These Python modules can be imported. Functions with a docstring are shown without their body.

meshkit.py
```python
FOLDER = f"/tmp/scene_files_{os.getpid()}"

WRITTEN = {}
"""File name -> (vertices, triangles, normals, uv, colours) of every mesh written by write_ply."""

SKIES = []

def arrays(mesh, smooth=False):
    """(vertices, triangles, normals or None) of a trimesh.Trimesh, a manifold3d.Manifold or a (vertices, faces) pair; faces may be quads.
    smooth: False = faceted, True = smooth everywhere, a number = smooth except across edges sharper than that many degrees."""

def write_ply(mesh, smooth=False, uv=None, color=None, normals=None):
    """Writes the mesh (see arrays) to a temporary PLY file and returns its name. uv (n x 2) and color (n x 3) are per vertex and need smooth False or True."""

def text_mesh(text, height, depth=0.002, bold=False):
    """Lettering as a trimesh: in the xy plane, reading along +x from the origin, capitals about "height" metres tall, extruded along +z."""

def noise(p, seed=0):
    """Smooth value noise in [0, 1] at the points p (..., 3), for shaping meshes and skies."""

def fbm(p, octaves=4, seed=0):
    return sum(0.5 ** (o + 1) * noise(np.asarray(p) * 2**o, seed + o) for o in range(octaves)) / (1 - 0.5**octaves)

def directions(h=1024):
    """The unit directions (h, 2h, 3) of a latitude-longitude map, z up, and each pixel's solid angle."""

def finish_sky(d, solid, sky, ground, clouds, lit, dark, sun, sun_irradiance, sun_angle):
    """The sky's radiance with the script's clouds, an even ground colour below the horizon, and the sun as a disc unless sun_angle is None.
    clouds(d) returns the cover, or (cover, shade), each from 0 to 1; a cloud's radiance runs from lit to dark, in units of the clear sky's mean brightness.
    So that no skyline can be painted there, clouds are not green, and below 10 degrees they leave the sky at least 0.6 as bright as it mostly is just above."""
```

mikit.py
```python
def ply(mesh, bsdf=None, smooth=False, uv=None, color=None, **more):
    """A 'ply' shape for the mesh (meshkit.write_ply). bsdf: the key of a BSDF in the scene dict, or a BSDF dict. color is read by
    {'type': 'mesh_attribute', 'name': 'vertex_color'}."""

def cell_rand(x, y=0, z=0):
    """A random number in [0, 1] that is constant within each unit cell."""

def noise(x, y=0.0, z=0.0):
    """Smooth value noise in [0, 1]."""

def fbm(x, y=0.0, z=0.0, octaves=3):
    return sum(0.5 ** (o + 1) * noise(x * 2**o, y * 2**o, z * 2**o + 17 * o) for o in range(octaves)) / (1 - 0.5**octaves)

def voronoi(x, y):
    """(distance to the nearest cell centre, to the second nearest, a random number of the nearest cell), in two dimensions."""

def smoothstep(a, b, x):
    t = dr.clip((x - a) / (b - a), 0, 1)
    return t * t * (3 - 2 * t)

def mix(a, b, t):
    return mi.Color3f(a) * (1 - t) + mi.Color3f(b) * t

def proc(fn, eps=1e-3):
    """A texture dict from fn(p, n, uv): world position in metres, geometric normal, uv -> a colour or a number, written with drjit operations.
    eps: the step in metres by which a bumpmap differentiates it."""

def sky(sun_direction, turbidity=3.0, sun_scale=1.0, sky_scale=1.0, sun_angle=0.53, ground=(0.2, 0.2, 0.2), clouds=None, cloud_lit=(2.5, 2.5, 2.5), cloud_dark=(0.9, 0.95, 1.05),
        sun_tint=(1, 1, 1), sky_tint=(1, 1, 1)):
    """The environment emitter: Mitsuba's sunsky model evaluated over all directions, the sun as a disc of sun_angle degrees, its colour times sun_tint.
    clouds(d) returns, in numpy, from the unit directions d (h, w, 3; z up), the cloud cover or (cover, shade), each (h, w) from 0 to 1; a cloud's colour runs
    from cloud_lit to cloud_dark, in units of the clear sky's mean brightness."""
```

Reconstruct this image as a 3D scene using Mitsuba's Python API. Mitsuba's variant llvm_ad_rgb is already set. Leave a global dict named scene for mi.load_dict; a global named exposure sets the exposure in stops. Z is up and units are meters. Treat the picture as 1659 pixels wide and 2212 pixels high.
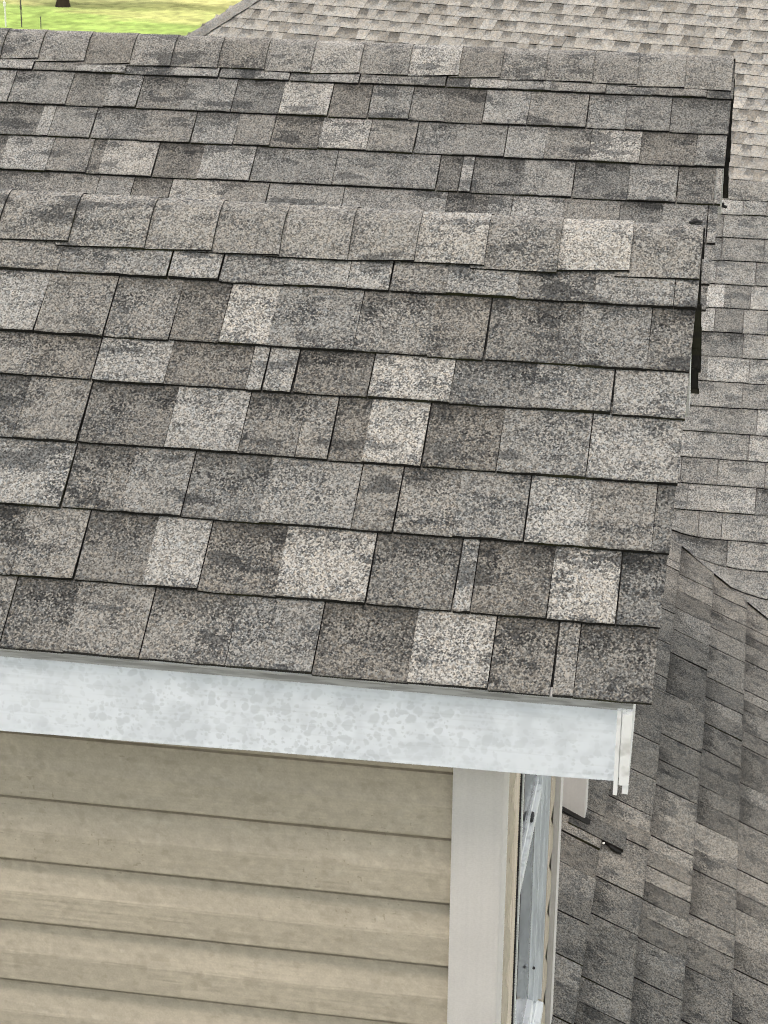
import math, random
import numpy as np, trimesh
import drjit as dr
import mitsuba as mi
import mikit, meshkit
from mikit import noise, fbm, voronoi, cell_rand, smoothstep, mix

# ---------------------------------------------------------------- camera, sky, exposure
YAW, PITCH, ROLL = 0.1700157, 0.3877069, 0.0093499
CAM = np.array([0.0763888, -4.1365818, 1.0539403])
fwd = np.array([-math.sin(YAW) * math.cos(PITCH), math.cos(YAW) * math.cos(PITCH), -math.sin(PITCH)])
rgt = np.array([math.cos(YAW), math.sin(YAW), 0.0])
dwn = np.cross(fwd, rgt)
upv = -(math.sin(ROLL) * rgt + math.cos(ROLL) * dwn)
FOV = 2 * math.degrees(math.atan(829.5 / 4542.44))
exposure = 2.14
T = mi.ScalarTransform4f
scene = {'type': 'scene'}
scene['camera'] = {'type': 'perspective', 'fov': FOV, 'fov_axis': 'x', 'near_clip': 0.05, 'far_clip': 2000.0,
                   'to_world': T().look_at(origin=CAM.tolist(), target=(CAM + fwd).tolist(), up=upv.tolist())}
scene['sky'] = mikit.sky((-0.12, -0.32, 0.94), turbidity=3, sun_scale=0.3, sun_angle=14, sun_tint=(0.96, 0.985, 1.07), clouds=lambda d: 1.0)

labels = {}
rng = random.Random(7)


def add(key, mesh, bsdf, smooth=False, uv=None, kind=None, label=None, category=None, group=None, **more):
    k, i = key, 0
    while k in scene:
        i += 1
        k = '%s_%03d' % (key, i)
    scene[k] = mikit.ply(mesh, bsdf, smooth, uv=uv, **more)
    e = {}
    if kind: e['kind'] = kind
    if label: e['label'] = label
    if category: e['category'] = category
    if group: e['group'] = group
    if e: labels[k] = e
    return k


def thing(key, label, category, group=None):
    labels[key] = {'label': label, 'category': category}
    if group: labels[key]['group'] = group
    return key


# ---------------------------------------------------------------- materials
def granule(p, uv, gain, cell, amp=1.0, stain=1.0, band_gain=0.34, band_from=0.62):
    """Mineral granules on asphalt. uv.x: tone (0..1), + 2 for a printed shadow band at the top of the tab, negative for bare asphalt core.
    uv.y: place up the exposure (0 butt .. 1.3 under the next course) + 2 * warmth level."""
    x, y = mi.Float(uv.x), mi.Float(uv.y)
    band = dr.select(x > 1.5, 1.0, 0.0)
    tone = dr.select(x > 1.5, x - 2.0, x)
    lev = dr.floor(y * 0.5)
    pos = y - 2.0 * lev
    px, py, pz = (0.80 * p.x + 0.36 * p.y + 0.48 * p.z) / cell, (-0.60 * p.x + 0.48 * p.y + 0.64 * p.z) / cell, (0.80 * p.z - 0.60 * p.y) / cell
    grain = cell_rand(px, py, pz)
    soft = noise(px * 0.62 + 31.0, py * 0.62, pz * 0.62)
    g = smoothstep(0.08, 0.92, 0.62 * grain + 0.38 * soft)
    big = fbm(p.x * 9.0, p.y * 9.0, p.z * 9.0, 3)
    mid = fbm(p.x * 24.0 + 5.0, p.y * 24.0, p.z * 24.0, 3)
    thin = fbm(p.x * 15.0 + 50.0, p.y * 60.0, p.z * 60.0, 2)
    t = tone * (0.92 + 0.16 * big)
    v = t * (1.0 + amp * (1.36 * g - 0.68))
    # algae and lost granules: dark stipple that thickens into patches with broken edges
    g2 = cell_rand(px * 0.8 + 9.0, py * 0.8, pz * 0.8)
    st = smoothstep(0.50, 0.62, 0.55 * big + 0.45 * mid + 0.10 * band + 0.42 * (g2 - 0.72))
    soot = fbm(p.x * 11.0 + 20.0, p.y * 26.0, p.z * 26.0, 4)
    st2 = dr.maximum(0.8 * smoothstep(0.55, 0.66, 0.5 * thin + 0.5 * mid + 0.30 * (g2 - 0.62)), smoothstep(0.615, 0.675, soot + 0.10 * (g2 - 0.5)))
    v = v * (1.0 - 0.44 * stain * st) * (1.0 - 0.62 * stain * st2)
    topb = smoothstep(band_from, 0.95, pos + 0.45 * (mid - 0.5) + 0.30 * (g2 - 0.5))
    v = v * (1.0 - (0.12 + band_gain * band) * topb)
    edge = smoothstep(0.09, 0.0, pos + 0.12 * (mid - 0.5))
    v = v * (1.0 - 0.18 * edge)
    hue = noise(px * 0.9 + 77.0, py * 0.9, pz * 0.9) - 0.5
    w = lev * 0.014
    cool = 0.03 * (st + st2)
    col = mi.Color3f(v * (1.012 + 0.16 * hue + w - cool), v * (0.997 - 0.25 * w), v * (0.953 - 0.16 * hue - 1.6 * w + 1.3 * cool)) * gain
    core = mi.Color3f(0.012, 0.011, 0.010) * (0.6 + 0.9 * mid) + mi.Color3f(0.012, 0.013, 0.0) * smoothstep(0.55, 0.7, big)
    return dr.select(x < 0.0, core, col)


def granule_bump(p, n, uv):
    return noise(p.x / 0.003, p.y / 0.003, p.z / 0.003) * 0.5 + 0.35 * fbm(p.x * 40, p.y * 40, p.z * 40, 2)


def rough(tex, r=0.9, spec=0.3, **k):
    return {'type': 'principled', 'base_color': tex, 'roughness': r, 'specular': spec, **k}


def two(b):
    return {'type': 'twosided', 'bsdf': b}


def bump(b, fn, scale, eps):
    return {'type': 'bumpmap', 'arbitrary': mikit.proc(fn, eps), 'scale': scale, 'bsdf': b}


def rgb(r, g, b):
    return {'type': 'rgb', 'value': [r, g, b]}


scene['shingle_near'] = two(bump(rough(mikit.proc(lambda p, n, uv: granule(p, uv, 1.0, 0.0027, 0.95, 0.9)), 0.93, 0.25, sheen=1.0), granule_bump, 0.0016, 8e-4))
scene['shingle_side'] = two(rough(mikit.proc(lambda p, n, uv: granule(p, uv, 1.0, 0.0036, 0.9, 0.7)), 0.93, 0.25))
scene['shingle_pale'] = two(rough(mikit.proc(lambda p, n, uv: granule(p, uv, 1.0, 0.014, 0.36, 0.12, 0.42, 0.20)), 0.95, 0.2))
def sheet(p, n, uv):
    f = p.z / 0.0855
    f = f - dr.floor(f)
    row = dr.floor(p.z / 0.0855)
    t = 0.15 + 0.07 * cell_rand(dr.floor((p.x + p.y) / 0.22 + 5.3 * cell_rand(row, 2.0)), row, 1.0)
    g = noise(p.x * 260, p.y * 260, p.z * 260)
    return mi.Color3f(1.03, 0.985, 0.957) * t * (0.7 + 0.6 * g) * (1.0 - 0.7 * smoothstep(0.90, 0.96, f))


scene['roof_sheet'] = two(rough(mikit.proc(sheet), 0.93, 0.2))
scene['asphalt_felt'] = two(rough(mikit.proc(lambda p, n, uv: mi.Color3f(0.011, 0.011, 0.011) * (0.6 + 0.8 * noise(p.x * 90, p.y * 90, p.z * 90))), 0.85, 0.3))


def fascia_col(p, n, uv):
    x, z = p.x + 0.3 * p.y, p.z + p.y * 0.4
    wob = 0.009 * (fbm(p.x * 55, p.z * 55, 3.0, 2) - 0.5)
    spots = mi.Float(0.0)
    for cell, rmax, ox, thr in ((0.016, 0.46, 0.0, 0.30), (0.0085, 0.44, 7.3, 0.45), (0.023, 0.44, 3.1, 0.62)):
        d1, d2, r = voronoi((x + wob) / cell + ox, (z + 1.3 * wob) / cell + ox)
        rad = rmax * smoothstep(thr, 1.0, r)
        inside = smoothstep(rad + 0.11, rad - 0.11, d1) * dr.select(r > thr, 1.0, 0.0)
        spots = dr.maximum(spots, inside * (0.45 + 0.55 * r))
    dens = smoothstep(0.32, 0.62, fbm(p.x * 5 + 3, p.z * 14, 1.0, 3))
    haze_ = fbm(p.x * 30, p.z * 30, 5.0, 3)
    streak = smoothstep(0.55, 0.8, fbm(p.x * 10, p.z * 220, 2.0, 2))
    base = mix((0.705, 0.757, 0.83), (0.62, 0.668, 0.735), smoothstep(0.35, 0.75, haze_))
    c = mix(base, (0.47, 0.51, 0.56), spots * (0.40 + 0.60 * dens) * 0.55)
    c = c * (1.0 - 0.05 * streak)
    return c


scene['fascia_metal'] = two(bump(rough(mikit.proc(fascia_col), 0.42, 0.5), lambda p, n, uv: fbm(p.x * 14, p.y * 14, p.z * 25, 2), 0.0012, 3e-3))
scene['white_metal'] = two(rough(mikit.proc(lambda p, n, uv: mix((0.76, 0.78, 0.80), (0.55, 0.56, 0.56), smoothstep(0.5, 0.75, fbm(p.x * 40, p.y * 40, p.z * 40, 3)))), 0.4, 0.5))
scene['drip_metal'] = two(rough(mikit.proc(lambda p, n, uv: mix((0.40, 0.41, 0.42), (0.25, 0.255, 0.26), smoothstep(0.35, 0.7, fbm(p.x * 22, p.y * 150, p.z * 150, 3)))), 0.5, 0.4))


def siding_col(p, n, uv):
    x = p.x + p.y * 0.73
    broad = fbm(x * 3.0, p.z * 11, 1.0, 3)
    fine = fbm(x * 70, p.z * 90, 4.0, 3)
    grain = fbm(x * 14, p.z * 330 + 2.0 * broad, 9.0, 2)
    dirt = smoothstep(0.58, 0.80, fbm(x * 38, p.z * 52, 8.0, 5))
    speck = smoothstep(0.90, 0.96, noise(x * 160, p.z * 160, 2.0)) * smoothstep(0.62, 0.80, noise(x * 7, p.z * 9, 7.0))
    chalk = smoothstep(0.58, 0.85, fbm(x * 60 + 9, p.z * 80, 6.0, 5) * 0.7 + 0.3 * fbm(x * 6, p.z * 9, 2.0, 2))
    c = mix((0.408, 0.369, 0.300), (0.374, 0.340, 0.277), smoothstep(0.3, 0.75, broad))
    c = c * (0.88 + 0.24 * fine) * (0.955 + 0.09 * grain) * (0.94 + 0.12 * noise(x * 420, p.z * 420, 1.0))
    c = mix(c, (0.20, 0.175, 0.13), 0.26 * dirt)
    c = mix(c, (0.56, 0.53, 0.46), 0.25 * chalk)
    c = mix(c, (0.18, 0.155, 0.12), 0.45 * speck)
    return c


scene['siding_vinyl'] = two(bump(rough(mikit.proc(siding_col), 0.62, 0.4), lambda p, n, uv: fbm((p.x + p.y) * 12, p.z * 260, 3.0, 3), 0.0013, 1e-3))


def trim_col(p, n, uv):
    gr = fbm((p.x - p.y) * 190, p.z * 7, 3.0, 3)
    fi = noise(p.x * 500, p.y * 500, p.z * 500)
    b = fbm(p.x * 13, p.y * 13, p.z * 9, 3)
    c = mix((0.565, 0.553, 0.545), (0.52, 0.510, 0.505), gr)
    return c * (0.95 + 0.10 * fi) * (0.93 + 0.14 * b)


scene['post_trim'] = two(bump(rough(mikit.proc(trim_col), 0.6, 0.4), lambda p, n, uv: fbm((p.x - p.y) * 260, p.z * 9, 3.0, 3), 0.0009, 8e-4))
scene['cream_trim'] = two(rough(mikit.proc(lambda p, n, uv: mix((0.60, 0.54, 0.46), (0.46, 0.39, 0.31), smoothstep(0.4, 0.75, fbm(p.x * 50, p.y * 50, p.z * 6, 3)))), 0.5, 0.4))
scene['soffit_white'] = two(rough(rgb(0.62, 0.62, 0.60), 0.6, 0.3))
scene['frame_white'] = two(rough(mikit.proc(lambda p, n, uv: mix((0.74, 0.77, 0.79), (0.58, 0.61, 0.63), smoothstep(0.45, 0.7, fbm(p.x * 60, p.y * 60, p.z * 12, 3)))), 0.3, 0.5))
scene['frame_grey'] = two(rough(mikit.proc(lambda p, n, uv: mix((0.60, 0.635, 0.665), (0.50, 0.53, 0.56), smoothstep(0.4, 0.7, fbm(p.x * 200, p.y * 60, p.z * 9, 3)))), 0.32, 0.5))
scene['rubber'] = two(rough(rgb(0.02, 0.022, 0.025), 0.5, 0.4))
scene['glass'] = {'type': 'principled', 'base_color': rgb(0.012, 0.014, 0.016), 'roughness': 0.03, 'specular': 0.55}
scene['interior'] = two(rough(rgb(0.05, 0.05, 0.05), 0.9, 0.1))
scene['tar'] = two(rough(mikit.proc(lambda p, n, uv: mi.Color3f(0.008, 0.008, 0.009) * (0.7 + 0.9 * noise(p.x * 200, p.y * 200, p.z * 200))), 0.5, 0.4))
scene['grey_wood'] = two(rough(mikit.proc(lambda p, n, uv: mix((0.16, 0.15, 0.13), (0.09, 0.085, 0.075), noise(p.x * 40, p.y * 40, p.z * 3))), 0.9, 0.2))


def lawn_col(p, n, uv):
    a = fbm(p.x * 0.16 + 2.0, p.y * 0.28, 0.0, 4)
    b = fbm(p.x * 0.9, p.y * 1.1, 3.0, 4)
    c_ = fbm(p.x * 5.0, p.y * 5.0, 7.0, 3)
    far_ = smoothstep(45.6, 48.8, p.y + 0.55 * (p.x + 14.0) + 5.0 * (b - 0.5))
    c = mix((0.27, 0.38, 0.10), (0.33, 0.43, 0.14), a)
    dry = mix((0.50, 0.48, 0.22), (0.42, 0.42, 0.17), b)
    c = mix(c, dry, dr.clip(0.85 * far_ + 0.5 * smoothstep(0.50, 0.66, a) - 0.1, 0.0, 0.95))
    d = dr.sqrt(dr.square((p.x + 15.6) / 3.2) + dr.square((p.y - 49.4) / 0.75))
    c = mix(c, (0.22, 0.24, 0.09), smoothstep(1.15, 0.55, d + 0.9 * (b - 0.5)) * 0.8)  # darker olive band: shade beside the tree, painted into the lawn colour
    return c * (0.58 + 0.84 * c_) * (0.75 + 0.5 * fbm(p.x * 1.7, p.y * 2.6, 2.0, 4))


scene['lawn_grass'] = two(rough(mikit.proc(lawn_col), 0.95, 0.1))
scene['bark'] = two(rough(mikit.proc(lambda p, n, uv: mix((0.07, 0.052, 0.04), (0.03, 0.024, 0.02), fbm(p.x * 18, p.y * 18, p.z * 4, 3))), 0.95, 0.1))
scene['leaf'] = two(rough(mikit.proc(lambda p, n, uv: mix((0.05, 0.09, 0.02), (0.09, 0.14, 0.035), noise(p.x * 3, p.y * 3, p.z * 3))), 0.7, 0.2))
scene['white_paint'] = two(rough(rgb(0.8, 0.8, 0.78), 0.5, 0.4))
scene['stucco'] = two(rough(mikit.proc(lambda p, n, uv: mi.Color3f(0.5, 0.47, 0.42) * (0.9 + 0.2 * fbm(p.x * 20, p.y * 20, p.z * 20, 2))), 0.9, 0.2))


# ---------------------------------------------------------------- mesh helpers
def box(x0, x1, y0, y1, z0, z1):
    b = trimesh.creation.box(extents=(x1 - x0, y1 - y0, z1 - z0))
    b.apply_translation(((x0 + x1) / 2, (y0 + y1) / 2, (z0 + z1) / 2))
    return b


def cat(ms):
    return trimesh.util.concatenate(ms)


def bevel_box(x0, x1, y0, y1, z0, z1, r=0.002):
    pts = []
    for x, sx in ((x0, 1), (x1, -1)):
        for y, sy in ((y0, 1), (y1, -1)):
            for z, sz in ((z0, 1), (z1, -1)):
                pts += [(x + sx * r, y + sy * r, z), (x + sx * r, y, z + sz * r), (x, y + sy * r, z + sz * r)]
    return trimesh.convex.convex_hull(np.array(pts))


def prism(poly, axis, a0, a1):
    """Extrude a closed 2-D outline along an axis: axis 'x' takes (y, z), 'y' takes (x, z), 'z' takes (x, y)."""
    from shapely.geometry import Polygon
    m = trimesh.creation.extrude_polygon(Polygon(poly), abs(a1 - a0), engine='earcut')
    v = np.array(m.vertices)
    w = np.empty_like(v)
    i, j, k = {'x': (1, 2, 0), 'y': (0, 2, 1), 'z': (0, 1, 2)}[axis]
    w[:, i], w[:, j], w[:, k] = v[:, 0], v[:, 1], v[:, 2] + min(a0, a1)
    f = np.array(m.faces)
    if axis == 'y': f = f[:, ::-1]
    return trimesh.Trimesh(w, f, process=False)


def strip_profile(profile, c0, c1, axis, ncol=2, jit=0.0, r=None):
    """An open profile [(out, z), ...] swept as quads along x (axis 'x': y = out) or along y (axis 'y': x = out)."""
    cs = np.linspace(c0, c1, ncol)
    v, f = [], []
    n = len(profile)
    for c in cs:
        dz = (r.uniform(-jit, jit) if r else 0.0)
        for o, z in profile:
            v.append((c, o, z + dz) if axis == 'x' else (o, c, z + dz))
    for i in range(ncol - 1):
        for j in range(n - 1):
            a, b = i * n + j, (i + 1) * n + j
            f += [(a, b, b + 1), (a, b + 1, a + 1)]
    return trimesh.Trimesh(np.array(v), np.array(f), process=False)


class Plane:
    """A roof plane: origin, u along the eave, s down the slope, h out of the plane."""
    def __init__(self, o, xd, dn):
        self.o, self.xd, self.dn = map(lambda a: np.asarray(a, float), (o, xd, dn))
        self.n = np.cross(self.dn, self.xd)
        if self.n[2] < 0: self.n = -self.n

    def at(self, u, s, h):
        u, s, h = (np.asarray(a, float)[..., None] for a in np.broadcast_arrays(u, s, h))
        return self.o + self.xd * u + self.dn * s + self.n * h

    def place(self, P):
        return self.at(P[:, 0], P[:, 1], P[:, 2])


TONE = dict(D=0.160, W=0.160, M=0.188, S=0.208, L=0.250, X=0.286)


def tab_mesh(u0, u1, s_top, s_butt, h_top, h_butt, thick, tone, warm, band, r, ncol=5, slant=(0.0, 0.0), rag=0.0012, bottom=False, lift=None):
    """One shingle tab as a wedge: granule face, dark butt and side edges. Returns (plane points, faces, uv)."""
    us = np.linspace(0, 1, ncol)
    P, F, UV = [], [], []

    def grid(rows, uvs, flip=False):
        b = len(P)
        m = len(rows[0])
        for row, uv in zip(rows, uvs):
            for q in row:
                P.append(q); UV.append(uv)
        for i in range(len(rows) - 1):
            for j in range(m - 1):
                a = b + i * m + j
                t = [(a, a + m, a + m + 1), (a, a + m + 1, a + 1)]
                F.extend([x[::-1] for x in t] if flip else t)
    js = np.array([r.uniform(-rag, rag) for _ in us])
    jh = np.array([r.uniform(-0.0005, 0.0005) for _ in us])
    if lift is not None: jh = jh + lift * us ** 2
    ut = u0 + (u1 - u0) * us
    ub = u0 + slant[0] + (u1 + slant[1] - u0 - slant[0]) * us
    e = s_butt - s_top
    sm = s_top + 0.55 * e
    um = ut + (ub - ut) * 0.55
    top = [(a, s_top, h_top) for a in ut]
    mid = [(a, sm, h_top + (h_butt - h_top) * 0.5) for a in um]
    b1 = [(a, s_butt - 0.0025 + d, h_butt + k) for a, d, k in zip(ub, js, jh)]
    b2 = [(a, s_butt + d, h_butt - 0.0012 + k) for a, d, k in zip(ub, js, jh)]
    b3 = [(a, s_butt + 0.3 * d, h_butt - thick + k) for a, d, k in zip(ub, js, jh)]
    t = tone + (2.0 if band else 0.0)
    w = 2.0 * warm
    grid([top, mid, b1, b2], [(t, w + 1.25), (t, w + 0.6), (t, w + 0.03), (t, w)])
    grid([b2, b3], [(-1, 0), (-1, 0)])
    for j, fl in ((0, False), (-1, True)):
        rows = [[top[j], mid[j], b1[j], b2[j]], [(q[0], q[1], q[2] - thick) for q in (top[j], mid[j], b1[j], b2[j])]]
        grid(rows, [(-1, 0), (-1, 0)], flip=fl)
    if bottom:
        grid([[(q[0], q[1], q[2] - 0.0015) for q in top], b3], [(-1, 0), (-1, 0)], flip=True)
    return np.array(P), np.array(F), np.array(UV)


FIELD = {}


def put(key, plane, data, bsdf, warp=None, field=False, **k):
    P, F, UV = data
    V = plane.place(P)
    if warp is not None: V = warp(V)
    if field:
        FIELD.setdefault((key + '_field', bsdf), []).append((V, F, UV)); return
    return add(key, trimesh.Trimesh(V, F, process=False), bsdf, False, uv=UV, **k)


def cap_mesh(o, ed, d1, d2, t_left, t_right, l1, l2, tone, warm, r, h0=0.008, h1=0.016, round_=0.02, skew=0.0):
    """A ridge cap bent over an edge: t along the edge, flaps down d1 and d2. The butt is at t_right."""
    n1, n2 = np.cross(ed, d1), np.cross(ed, d2)
    if n1[2] < 0: n1 = -n1
    if n2[2] < 0: n2 = -n2
    prof = [(1, l1, 1.0), (1, l1 * 0.6, 1.22), (1, 0.040, 1.12), (1, 0.026, 0.93), (1, 0.013, 0.70), (0, 0, 0.38), (2, 0.013, 0.70), (2, 0.026, 0.93), (2, 0.040, 1.12), (2, l2 * 0.6, 1.22), (2, l2, 1.0)]
    v, f, uv = [], [], []
    ts = [t_left, (t_left + t_right) / 2, t_right - 0.002, t_right]
    hs = [h0, (h0 + h1) / 2, h1, h1 - 0.001]
    t2 = tone
    nb = [(n1 + n2) / np.linalg.norm(n1 + n2)]
    jit = [r.uniform(-0.0008, 0.0008) for _ in prof]
    m = len(prof)
    for t, h in zip(ts, hs):
        fr = (t - t_left) / (t_right - t_left)
        for (side, l, k), jj in zip(prof, jit):
            nn, dd = (n1, d1) if side == 1 else (n2, d2) if side == 2 else (nb[0], d1)
            ll = l + (skew * (fr - 0.5) if l > 0.1 else 0.0)
            end = l > 0.1
            p = o + ed * t + dd * ll + nn * (h * k - (0.0015 if end else 0)) + ed * (jj if t == ts[-1] else 0)
            v.append(p); uv.append((t2, 2.0 * warm + 0.35))
    for i in range(len(ts) - 1):
        for j in range(m - 1):
            a = i * m + j
            f += [(a, a + m, a + m + 1), (a, a + m + 1, a + 1)]

    def skirt(idx, drop):
        b = len(v)
        for i in idx: v.append(np.array(v[i])); uv.append((-1, 0))
        for i in idx:
            side = prof[i % m][0]
            nn = n1 if side == 1 else n2 if side == 2 else nb[0]
            v.append(np.array(v[i]) - nn * drop); uv.append((-1, 0))
        k = len(idx)
        for j in range(k - 1): f.extend([(b + j, b + k + j, b + k + j + 1), (b + j, b + k + j + 1, b + j + 1)])
    last = (len(ts) - 1) * m
    skirt([last + j for j in range(m)], 0.0075)
    skirt([i * m for i in range(len(ts))], 0.005)
    skirt([i * m + m - 1 for i in range(len(ts))], 0.005)
    return trimesh.Trimesh(np.array(v), np.array(f), process=False), np.array(uv)


# ---------------------------------------------------------------- the ground, wide enough for the horizon
GROUND = -7.5
gx = np.concatenate([[-900, -300, -120, -60], np.linspace(-40, 20, 61), [60, 120, 300, 900]])
gy = np.concatenate([[-400, -100, -40], np.linspace(-20, 80, 81), [120, 300, 900, 1500]])
GX, GY = np.meshgrid(gx, gy)
gp = np.stack([GX * 0.35, GY * 0.35, 0 * GX], -1)
GZ = GROUND + 0.22 * (meshkit.fbm(gp, 3, 5) - 0.5) * (np.abs(GX) < 41) * (np.abs(GY - 30) < 51)
gv = np.stack([GX, GY, GZ], -1).reshape(-1, 3)
nx_ = len(gx)
ii, jj = np.meshgrid(np.arange(len(gy) - 1), np.arange(nx_ - 1), indexing='ij')
qd = np.stack([ii * nx_ + jj, ii * nx_ + jj + 1, (ii + 1) * nx_ + jj + 1, (ii + 1) * nx_ + jj], -1).reshape(-1, 4)
gf = np.vstack([qd[:, [0, 1, 2]], qd[:, [0, 2, 3]]])
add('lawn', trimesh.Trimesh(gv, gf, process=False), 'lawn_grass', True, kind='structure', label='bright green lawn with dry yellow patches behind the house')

scene['concrete'] = two(rough(mikit.proc(lambda p, n, uv: mi.Color3f(0.27, 0.265, 0.25) * (0.8 + 0.4 * fbm(p.x * 3, p.y * 3, 1.0, 4))), 0.9, 0.2))
add('bounce_cover', box(-30, 30, -60, 14, GROUND - 0.1, GROUND + 0.13), 'concrete', kind='structure', label='added unseen grey slab that keeps green lawn bounce off the house')  # added out of view, covers the lawn so walls and fascia get no green bounce

# ---------------------------------------------------------------- the house with its twin gabled dormers
P_ = math.atan(0.75)
CP, SP = math.cos(P_), math.sin(P_)
LS = 1.0573            # slope length of a dormer roof
NEAR_O = np.array([0.0, 0.0, 0.0])
FAR_O = np.array([0.0217, 2.3597, -0.0725])
XD = np.array([1.0, 0, 0])
thing('house', 'tan sided house with weathered grey shingle roofs and two matching gabled dormers in the foreground', 'house')

NEAR_COURSES = [
    (0.2033, "J-1.620M J-1.284M s-1.183S J-1.054L J-0.946M s-0.812L J-0.684L J-0.600M s-0.485L J-0.344M s-0.194S j-0.039S"),
    (0.3552, "J-1.620L s-1.296M J-1.154M s-1.018W J-0.918X s-0.820M J-0.648M s-0.502W J-0.393D s-0.210M J-0.078D"),
    (0.4612, "J-1.620M s-1.294W J-1.156L s-1.009W j-0.845L J-0.813L J-0.753W J-0.604X J-0.445D s-0.288S J-0.138S"),
    (0.6075, "J-1.620D s-1.278M J-1.152D s-0.977L J-0.832D s-0.721M J-0.659W s-0.593X J-0.480W s-0.337S J-0.170L"),
    (0.7554, "J-1.620L J-1.151D s-1.032M J-0.915D s-0.766S J-0.590M J-0.511M s-0.401S J-0.271L s-0.158M J-0.037D"),
    (0.9087, "J-1.620D s-1.211M J-1.091D s-0.958L J-0.853W s-0.709X J-0.541D J-0.381L J-0.350W s-0.211X J-0.089D"),
    (1.0586, "J-1.620M J-1.198D s-1.077M J-0.933M s-0.773S J-0.615W s-0.443X J-0.300W J-0.188M J-0.149D"),
]
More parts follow.
